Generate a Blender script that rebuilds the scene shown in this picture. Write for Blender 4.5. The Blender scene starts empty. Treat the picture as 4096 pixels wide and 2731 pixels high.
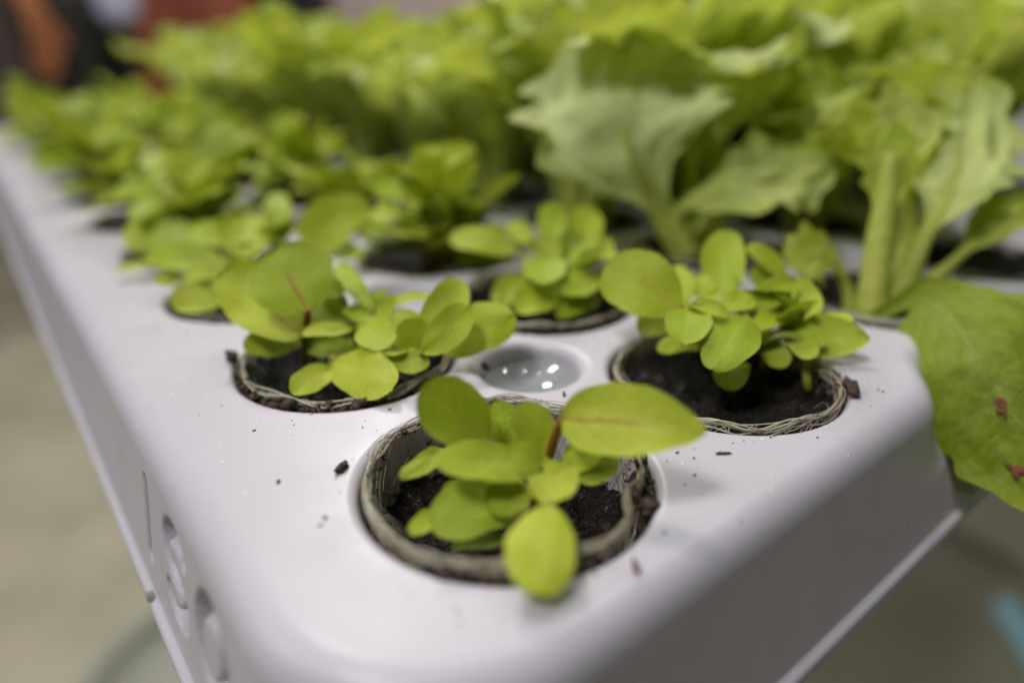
import bpy, bmesh, math, random
import numpy as np
from mathutils import Vector, Matrix, noise
from mathutils.geometry import delaunay_2d_cdt

# ------------------------------------------------------------------ basics
S = 0.05            # spacing of the planting holes in metres
Z0 = 0.70           # height of the tray top above the floor
PI = math.pi
scene = bpy.context.scene
COL = scene.collection
rng = random.Random(7)

def W(x, y, z=0.0):
    """tray units -> metres"""
    return Vector((x * S, y * S, Z0 + z * S))

def tag(o, label=None, cat=None, group=None, kind=None):
    if label: o['label'] = label
    if cat: o['category'] = cat
    if group: o['group'] = group
    if kind: o['kind'] = kind
    return o

def empty(name, loc, rz=0.0):
    o = bpy.data.objects.new(name, None)
    o.empty_display_size = 0.01
    COL.objects.link(o)
    o.location = loc
    o.rotation_euler = (0, 0, rz)
    return o

def mesh_obj(name, verts, faces, mat, parent=None, smooth=True, uvs=None, attrs=None, loc=None, mats=None, fmat=None):
    me = bpy.data.meshes.new(name)
    me.from_pydata([tuple(v) for v in verts], [], faces)
    if smooth:
        me.polygons.foreach_set('use_smooth', [True] * len(me.polygons))
    if uvs is not None:
        uv = me.uv_layers.new(name='UVMap')
        li = np.empty(len(me.loops), dtype=np.int32)
        me.loops.foreach_get('vertex_index', li)
        arr = np.array(uvs, dtype=np.float32)[li]
        uv.data.foreach_set('uv', arr.ravel())
    if attrs:
        for k, vals in attrs.items():
            a = me.attributes.new(k, 'FLOAT', 'POINT')
            a.data.foreach_set('value', np.array(vals, dtype=np.float32))
    if mats:
        for m in mats: me.materials.append(m)
        if fmat is not None: me.polygons.foreach_set('material_index', fmat)
    elif mat:
        me.materials.append(mat)
    me.update()
    o = bpy.data.objects.new(name, me)
    COL.objects.link(o)
    if parent: o.parent = parent
    if loc is not None: o.location = loc
    return o

class MB:
    """collects geometry for one mesh"""
    def __init__(s): s.v = []; s.f = []; s.uv = []; s.at = {}
    def add(s, v, f, uv=None, **at):
        n = len(s.v); s.v += [tuple(q) for q in v]; s.f += [tuple(i + n for i in q) for q in f]
        s.uv += list(uv) if uv is not None else [(0, 0)] * len(v)
        for k in set(list(s.at) + list(at)):
            if k not in s.at: s.at[k] = [0.0] * n
            val = at.get(k, 0.0)
            s.at[k] += list(val) if hasattr(val, '__len__') else [val] * len(v)
    def tube(s, pts, r, n=6, caps=True, **at):
        pts = [Vector(p) for p in pts]
        if not hasattr(r, '__len__'): r = [r] * len(pts)
        v = []; f = []; ref = None
        for i, p in enumerate(pts):
            t = (pts[min(i + 1, len(pts) - 1)] - pts[max(i - 1, 0)])
            if t.length < 1e-12: t = Vector((0, 0, 1))
            t.normalize()
            if ref is None:
                ref = t.orthogonal().normalized()
            else:
                ref = (ref - t * ref.dot(t))
                ref = ref.normalized() if ref.length > 1e-9 else t.orthogonal().normalized()
            b = t.cross(ref)
            for k in range(n):
                a = 2 * PI * k / n
                v.append(p + (ref * math.cos(a) + b * math.sin(a)) * r[i])
        for i in range(len(pts) - 1):
            for k in range(n):
                k2 = (k + 1) % n
                f.append((i * n + k, i * n + k2, (i + 1) * n + k2, (i + 1) * n + k))
        if caps:
            f.append(tuple(reversed(range(n)))); f.append(tuple((len(pts) - 1) * n + k for k in range(n)))
        s.add(v, f, **at)
    def box(s, c, d):
        x, y, z = c; a, b, e = d[0] / 2, d[1] / 2, d[2] / 2
        v = [(x + i * a, y + j * b, z + k * e) for i in (-1, 1) for j in (-1, 1) for k in (-1, 1)]
        s.add(v, [(0, 1, 3, 2), (4, 6, 7, 5), (0, 4, 5, 1), (2, 3, 7, 6), (0, 2, 6, 4), (1, 5, 7, 3)])
    def build(s, name, mat, parent=None, smooth=True, **kw):
        return mesh_obj(name, s.v, s.f, mat, parent, smooth, s.uv, s.at or None, **kw)

def crom(P, n):
    """catmull-rom through points -> n samples"""
    P = [Vector(p) for p in P]
    Q = [P[0] * 2 - P[1]] + P + [P[-1] * 2 - P[-2]]
    out = []
    m = len(P) - 1
    for k in range(n):
        u = k / (n - 1) * m
        i = min(int(u), m - 1); t = u - i
        a, b, c, d = Q[i], Q[i + 1], Q[i + 2], Q[i + 3]
        out.append(0.5 * ((2 * b) + (c - a) * t + (2 * a - 5 * b + 4 * c - d) * t * t + (-a + 3 * b - 3 * c + d) * t ** 3))
    return out

# ------------------------------------------------------------------ materials
def new_mat(name):
    m = bpy.data.materials.new(name); m.use_nodes = True
    nt = m.node_tree
    for n in list(nt.nodes): nt.nodes.remove(n)
    out = nt.nodes.new('ShaderNodeOutputMaterial')
    return m, nt, out

class N:
    def __init__(s, nt): s.nt = nt
    def new(s, t, **kw):
        n = s.nt.nodes.new(t)
        for k, v in kw.items():
            if k == 'inputs':
                for kk, vv in v.items():
                    if isinstance(vv, bpy.types.NodeSocket): s.nt.links.new(vv, n.inputs[kk])
                    else: n.inputs[kk].default_value = vv
            else: setattr(n, k, v)
        return n
    def link(s, a, b): s.nt.links.new(a, b)
    def math(s, op, a, b=0.0, clamp=False):
        n = s.nt.nodes.new('ShaderNodeMath'); n.operation = op; n.use_clamp = clamp
        for i, q in enumerate((a, b)):
            if isinstance(q, bpy.types.NodeSocket): s.link(q, n.inputs[i])
            else: n.inputs[i].default_value = q
        return n.outputs[0]
    def mix(s, f, a, b, mode='MIX'):
        n = s.nt.nodes.new('ShaderNodeMix'); n.data_type = 'RGBA'; n.blend_type = mode
        for i, q in ((0, f), (6, a), (7, b)):
            if isinstance(q, bpy.types.NodeSocket): s.link(q, n.inputs[i])
            else: n.inputs[i].default_value = q
        return n.outputs[2]
    def ramp(s, f, lo, hi, a=0.0, b=1.0):
        n = s.nt.nodes.new('ShaderNodeMapRange'); n.clamp = True
        s.link(f, n.inputs[0])
        n.inputs[1].default_value = lo; n.inputs[2].default_value = hi
        n.inputs[3].default_value = a; n.inputs[4].default_value = b
        return n.outputs[0]
    def noise(s, vec, scale, detail=3.0, rough=0.55):
        n = s.nt.nodes.new('ShaderNodeTexNoise')
        s.link(vec, n.inputs['Vector'])
        n.inputs['Scale'].default_value = scale; n.inputs['Detail'].default_value = detail; n.inputs['Roughness'].default_value = rough
        return n.outputs[0]

def rgb(r, g, b): return (r, g, b, 1.0)

def mat_plastic():
    m, nt, out = new_mat('white_plastic'); n = N(nt)
    tc = n.new('ShaderNodeTexCoord').outputs['Object']
    big = n.noise(tc, 22, 3)
    c = n.mix(n.ramp(big, .35, .7), rgb(.555, .53, .585), rgb(.505, .487, .54))
    # faint greenish algae and dirt stains
    st = n.noise(tc, 48, 5, .65)
    c = n.mix(n.ramp(st, .54, .76, 0, .42), c, rgb(.50, .49, .38))
    sm = n.noise(n.new('ShaderNodeMapping', inputs={'Vector': tc, 'Scale': (1, .35, 1)}).outputs[0], 120, 4, .6)
    c = n.mix(n.math('MULTIPLY', n.ramp(sm, .60, .74, 0, .30), n.ramp(big, .4, .6)), c, rgb(.36, .31, .26))
    # dark specks of soil
    v = n.new('ShaderNodeTexVoronoi', inputs={'Vector': tc, 'Scale': 170.0, 'Randomness': 1.0})
    gate = n.ramp(n.noise(tc, 70, 2), .50, .62)
    rnd = n.ramp(v.outputs['Color'], .0, 1.0)
    sp = n.math('MULTIPLY', n.math('MULTIPLY', n.ramp(v.outputs['Distance'], .07, .045), gate), n.math('GREATER_THAN', rnd, .52))
    c = n.mix(n.math('MULTIPLY', sp, .75), c, rgb(.13, .08, .05))
    v3 = n.new('ShaderNodeTexVoronoi', inputs={'Vector': tc, 'Scale': 420.0, 'Randomness': 1.0})
    sp3 = n.math('MULTIPLY', n.ramp(v3.outputs['Distance'], .10, .05), n.math('MULTIPLY', n.ramp(n.noise(tc, 45, 2), .5, .6), n.math('GREATER_THAN', v3.outputs['Color'], .55)))
    c = n.mix(n.math('MULTIPLY', sp3, .5), c, rgb(.22, .17, .13))
    # pale dust grains
    v2 = n.new('ShaderNodeTexVoronoi', inputs={'Vector': tc, 'Scale': 520.0, 'Randomness': 1.0})
    wg = n.math('MULTIPLY', n.ramp(v2.outputs['Distance'], .11, .06), n.math('GREATER_THAN', v2.outputs['Color'], .70))
    c = n.mix(wg, c, rgb(.95, .95, .95))
    p = n.new('ShaderNodeBsdfPrincipled')
    n.link(c, p.inputs['Base Color'])
    n.link(n.ramp(n.noise(tc, 90, 4), .3, .7, .29, .43), p.inputs['Roughness'])
    p.inputs['Specular IOR Level'].default_value = .40
    p.inputs['IOR'].default_value = 1.48
    p.inputs['Subsurface Weight'].default_value = 0.0
    bp = n.new('ShaderNodeBump', inputs={'Strength': .06, 'Distance': .0004, 'Height': n.noise(tc, 700, 3)})
    bp2 = n.new('ShaderNodeBump', inputs={'Strength': .35, 'Distance': .0003, 'Height': n.math('ADD', sp, wg), 'Normal': bp.outputs[0]})
    n.link(bp2.outputs[0], p.inputs['Normal'])
    n.link(p.outputs[0], out.inputs[0])
    return m

def mat_leaf(name, top, pale, dark, under, lettuce=False, trans=.30):
    m, nt, out = new_mat(name); n = N(nt)
    uv = n.new('ShaderNodeUVMap').outputs[0]
    tc = n.new('ShaderNodeTexCoord').outputs['Object']
    sep = n.new('ShaderNodeSeparateXYZ', inputs={0: uv})
    u, v = sep.outputs[0], sep.outputs[1]
    au = n.math('ABSOLUTE', n.math('SUBTRACT', u, .5))       # 0 at the midrib .. .5 at the margin
    red = n.new('ShaderNodeAttribute', attribute_name='red').outputs['Fac']
    drk = n.new('ShaderNodeAttribute', attribute_name='dark').outputs['Fac']
    rib = n.new('ShaderNodeAttribute', attribute_name='rib').outputs['Fac']
    pal = n.new('ShaderNodeAttribute', attribute_name='pale').outputs['Fac']
    oi = n.new('ShaderNodeObjectInfo').outputs['Random']
    blot = n.noise(tc, 130 if not lettuce else 60, 4, .6)
    c = n.mix(n.ramp(blot, .34, .68), top, pale)
    c = n.mix(n.ramp(oi, 0, 1, 0, .60), c, dark)
    c = n.mix(n.math('MULTIPLY', pal, n.ramp(v, .25, .7, .2, 1)), c, rgb(.80, .88, .42))
    # lateral veins: lines running from the midrib to the margin
    warp = n.math('MULTIPLY', n.math('SUBTRACT', n.noise(uv, 5, 3), .5), .16)
    ph = n.math('ADD', n.math('SUBTRACT', v, n.math('MULTIPLY', au, .75 if not lettuce else .9)), warp)
    saw = n.math('ABSOLUTE', n.math('SUBTRACT', n.math('FRACT', n.math('MULTIPLY', ph, 5.5 if not lettuce else 8.0)), .5))
    vein = n.ramp(saw, .0, .085, 1, 0)
    vv = n.new('ShaderNodeTexVoronoi', feature='DISTANCE_TO_EDGE', inputs={'Vector': tc, 'Scale': 620.0 if not lettuce else 260.0})
    net = n.ramp(vv.outputs[0], .0, .12, 1, 0)
    veins = n.math('MAXIMUM', vein, n.math('MULTIPLY', net, .45))
    c = n.mix(n.math('MULTIPLY', veins if not lettuce else n.math('MAXIMUM', vein, n.math('MULTIPLY', net, .2)), .40 if not lettuce else .26), c, pale)
    mid = n.ramp(au, .008, .035 if not lettuce else .07, 1, 0)
    mid = n.math('MULTIPLY', mid, n.ramp(v, .55, 1.0, 1, 0))
    c = n.mix(n.math('MULTIPLY', mid, .35 if not lettuce else .8), c, rgb(.50, .58, .14) if not lettuce else rgb(.60, .66, .26))
    # red streak on the midrib of the young leaves
    rl = n.ramp(n.math('ADD', au, n.math('MULTIPLY', n.math('SUBTRACT', n.noise(uv, 9, 3), .5), .05)), .010, .040, 1, 0)
    rs = n.math('MULTIPLY', n.math('MULTIPLY', rl, red), n.ramp(n.math('ADD', v, n.math('MULTIPLY', n.math('SUBTRACT', n.noise(uv, 12, 3), .5), .5)), .40, .78, 1, 0))
    c = n.mix(n.math('MULTIPLY', rs, .75), c, rgb(.36, .085, .02))
    # pale granular speckle
    vs = n.new('ShaderNodeTexVoronoi', inputs={'Vector': tc, 'Scale': 1500.0 if not lettuce else 700.0})
    c = n.mix(n.math('MULTIPLY', n.ramp(vs.outputs['Distance'], .30, .12), .09), c, rgb(.75, .80, .40))
    # brown flecks and bruises
    fl = n.math('MULTIPLY', n.ramp(n.noise(tc, 420, 3, .6), .70, .76), n.ramp(n.noise(tc, 90, 2), .5, .6))
    c = n.mix(n.math('MULTIPLY', fl, .55), c, rgb(.16, .10, .02))
    # yellower rim
    c = n.mix(n.math('MULTIPLY', n.ramp(au, .42, .5), .35), c, rgb(.50, .52, .07))
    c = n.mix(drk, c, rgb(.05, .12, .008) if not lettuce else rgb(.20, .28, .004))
    c = n.mix(rib, c, n.mix(red, rgb(.42, .45, .08) if not lettuce else rgb(.56, .60, .13), rgb(.30, .09, .02)))
    geo = n.new('ShaderNodeNewGeometry')
    cb = n.mix(.55, c, under)
    cc = n.mix(geo.outputs['Backfacing'], c, cb)
    p = n.new('ShaderNodeBsdfPrincipled', inputs={'Base Color': cc, 'Roughness': .46, 'IOR': 1.42})
    p.inputs['Specular IOR Level'].default_value = .27
    h = n.math('ADD', n.math('MULTIPLY', n.noise(tc, 1500 if not lettuce else 330, 4), .8 if not lettuce else 1.6), n.math('MULTIPLY', n.math('SUBTRACT', 1.0, veins), .5 if not lettuce else .25))
    bp = n.new('ShaderNodeBump', inputs={'Strength': .5, 'Distance': .0003 if not lettuce else .0009, 'Height': h})
    n.link(bp.outputs[0], p.inputs['Normal'])
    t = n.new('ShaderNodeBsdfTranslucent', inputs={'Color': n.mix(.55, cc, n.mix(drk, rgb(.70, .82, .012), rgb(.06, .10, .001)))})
    n.link(bp.outputs[0], t.inputs['Normal'])
    mx = n.new('ShaderNodeMixShader', inputs={0: trans, 1: p.outputs[0], 2: t.outputs[0]})
    n.link(mx.outputs[0], out.inputs[0])
    return m

def mat_soil():
    m, nt, out = new_mat('wet_soil'); n = N(nt)
    tc = n.new('ShaderNodeTexCoord').outputs['Object']
    a = n.noise(tc, 900, 4, .65); b = n.noise(tc, 220, 4, .6)
    c = n.mix(n.ramp(b, .38, .68), rgb(.004, .003, .0024), rgb(.015, .009, .006))
    c = n.mix(n.ramp(a, .62, .74), c, rgb(.05, .024, .012))
    p = n.new('ShaderNodeBsdfPrincipled', inputs={'Base Color': c, 'Roughness': .35})
    p.inputs['Specular IOR Level'].default_value = .3
    n.link(n.ramp(n.noise(tc, 2600, 2), .45, .6, .12, .75), p.inputs['Roughness'])
    bp = n.new('ShaderNodeBump', inputs={'Strength': .95, 'Distance': .0012, 'Height': n.math('ADD', a, n.math('MULTIPLY', n.noise(tc, 2400, 2), .6))})
    n.link(bp.outputs[0], p.inputs['Normal']); n.link(p.outputs[0], out.inputs[0])
    return m

def mat_simple(name, col, rough=.5, col2=None, scale=60, bump=0.0, bscale=400, bdist=.0005, spec=.5, trans=0.0):
    m, nt, out = new_mat(name); n = N(nt)
    tc = n.new('ShaderNodeTexCoord').outputs['Object']
    p = n.new('ShaderNodeBsdfPrincipled', inputs={'Roughness': rough})
    p.inputs['Specular IOR Level'].default_value = spec
    f = n.ramp(n.noise(tc, scale, 4, .6), .35, .68)
    c = n.mix(f, rgb(*col), rgb(*(col2 or [q * .75 for q in col])))
    n.link(c, p.inputs['Base Color'])
    if bump:
        bp = n.new('ShaderNodeBump', inputs={'Strength': bump, 'Distance': bdist, 'Height': n.noise(tc, bscale, 3)})
        n.link(bp.outputs[0], p.inputs['Normal'])
    if trans:
        t = n.new('ShaderNodeBsdfTranslucent', inputs={'Color': c})
        mx = n.new('ShaderNodeMixShader', inputs={0: trans, 1: p.outputs[0], 2: t.outputs[0]})
        n.link(mx.outputs[0], out.inputs[0])
    else:
        n.link(p.outputs[0], out.inputs[0])
    return m

def mat_water():
    m, nt, out = new_mat('water'); n = N(nt)
    tc = n.new('ShaderNodeTexCoord').outputs['Object']
    p = n.new('ShaderNodeBsdfPrincipled', inputs={'Base Color': rgb(.42, .45, .47), 'Roughness': .02, 'IOR': 1.34})
    p.inputs['Transmission Weight'].default_value = .45
    bp = n.new('ShaderNodeBump', inputs={'Strength': .05, 'Distance': .0005, 'Height': n.noise(tc, 190, 2)})
    n.link(bp.outputs[0], p.inputs['Normal']); n.link(p.outputs[0], out.inputs[0])
    return m

def mat_floor():
    m, nt, out = new_mat('floor_concrete'); n = N(nt)
    tc = n.new('ShaderNodeTexCoord').outputs['Object']
    a = n.noise(tc, 4.0, 5, .6); b = n.noise(tc, 9, 4, .6)
    c = n.mix(n.ramp(a, .35, .65), rgb(.41, .385, .28), rgb(.29, .29, .19))
    c = n.mix(n.ramp(b, .50, .72, 0, .7), c, rgb(.42, .34, .28))
    p = n.new('ShaderNodeBsdfPrincipled', inputs={'Base Color': c, 'Roughness': .6})
    n.link(p.outputs[0], out.inputs[0])
    return m

M = dict(
    plastic=mat_plastic(),
    leaf=mat_leaf('seedling_leaf', rgb(.42, .50, .020), rgb(.53, .60, .075), rgb(.21, .335, .008), rgb(.48, .55, .07), trans=.22),
    lettuce=mat_leaf('lettuce_leaf', rgb(.45, .53, .030), rgb(.64, .70, .22), rgb(.32, .43, .014), rgb(.52, .58, .15), True, .40),
    soil=mat_soil(),
    clod=mat_simple('clod', (.028, .017, .012), .6, (.075, .036, .017), 700, .9, 1500, .0008),
    bark=mat_simple('crumb_brown', (.16, .075, .032), .7, (.05, .022, .012), 900, .7, 2000, .0005),
    rustbit=mat_simple('flake_brown', (.24, .075, .035), .8, (.14, .05, .02), 900),
    net=mat_simple('net_fibre', (.70, .67, .54), .32, (.44, .36, .24), 75, 0, spec=.6, trans=.25),
    stem=mat_simple('seedling_stem', (.40, .26, .07), .4, (.30, .11, .04), 120, trans=.2),
    gstem=mat_simple('green_stem', (.42, .46, .09), .4, (.34, .40, .06), 90, trans=.25),
    water=mat_water(), floor=mat_floor(),
    wall=mat_simple('wall_paint', (.46, .37, .36), .8, (.38, .31, .30), 1.2),
    cloth_dark=mat_simple('dark_cloth', (.018, .017, .016), .9, (.034, .032, .024), 9),
    shirt=mat_simple('lavender_cloth', (.55, .54, .74), .85, (.45, .45, .66), 9),
    skin=mat_simple('skin', (.48, .19, .08), .5, (.40, .14, .05), 14),
    hair=mat_simple('hair', (.02, .014, .01), .5, None, 30),
    shoe=mat_simple('shoe', (.03, .03, .03), .5),
    rust=mat_simple('rust_cloth', (.34, .085, .04), .85, (.42, .15, .09), 4),
    black=mat_simple('black_panel', (.012, .011, .012), .5),
    metal=mat_simple('grey_metal', (.40, .41, .42), .4, None, 20),
    deck=mat_simple('grey_deck', (.30, .30, .29), .6, None, 20),
    blue=mat_simple('pale_blue_plastic', (.45, .85, .98), .4, (.40, .80, .95), 8),
    pale=mat_simple('pale_tub', (.33, .34, .28), .5, (.29, .30, .24), 6),
)

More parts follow.
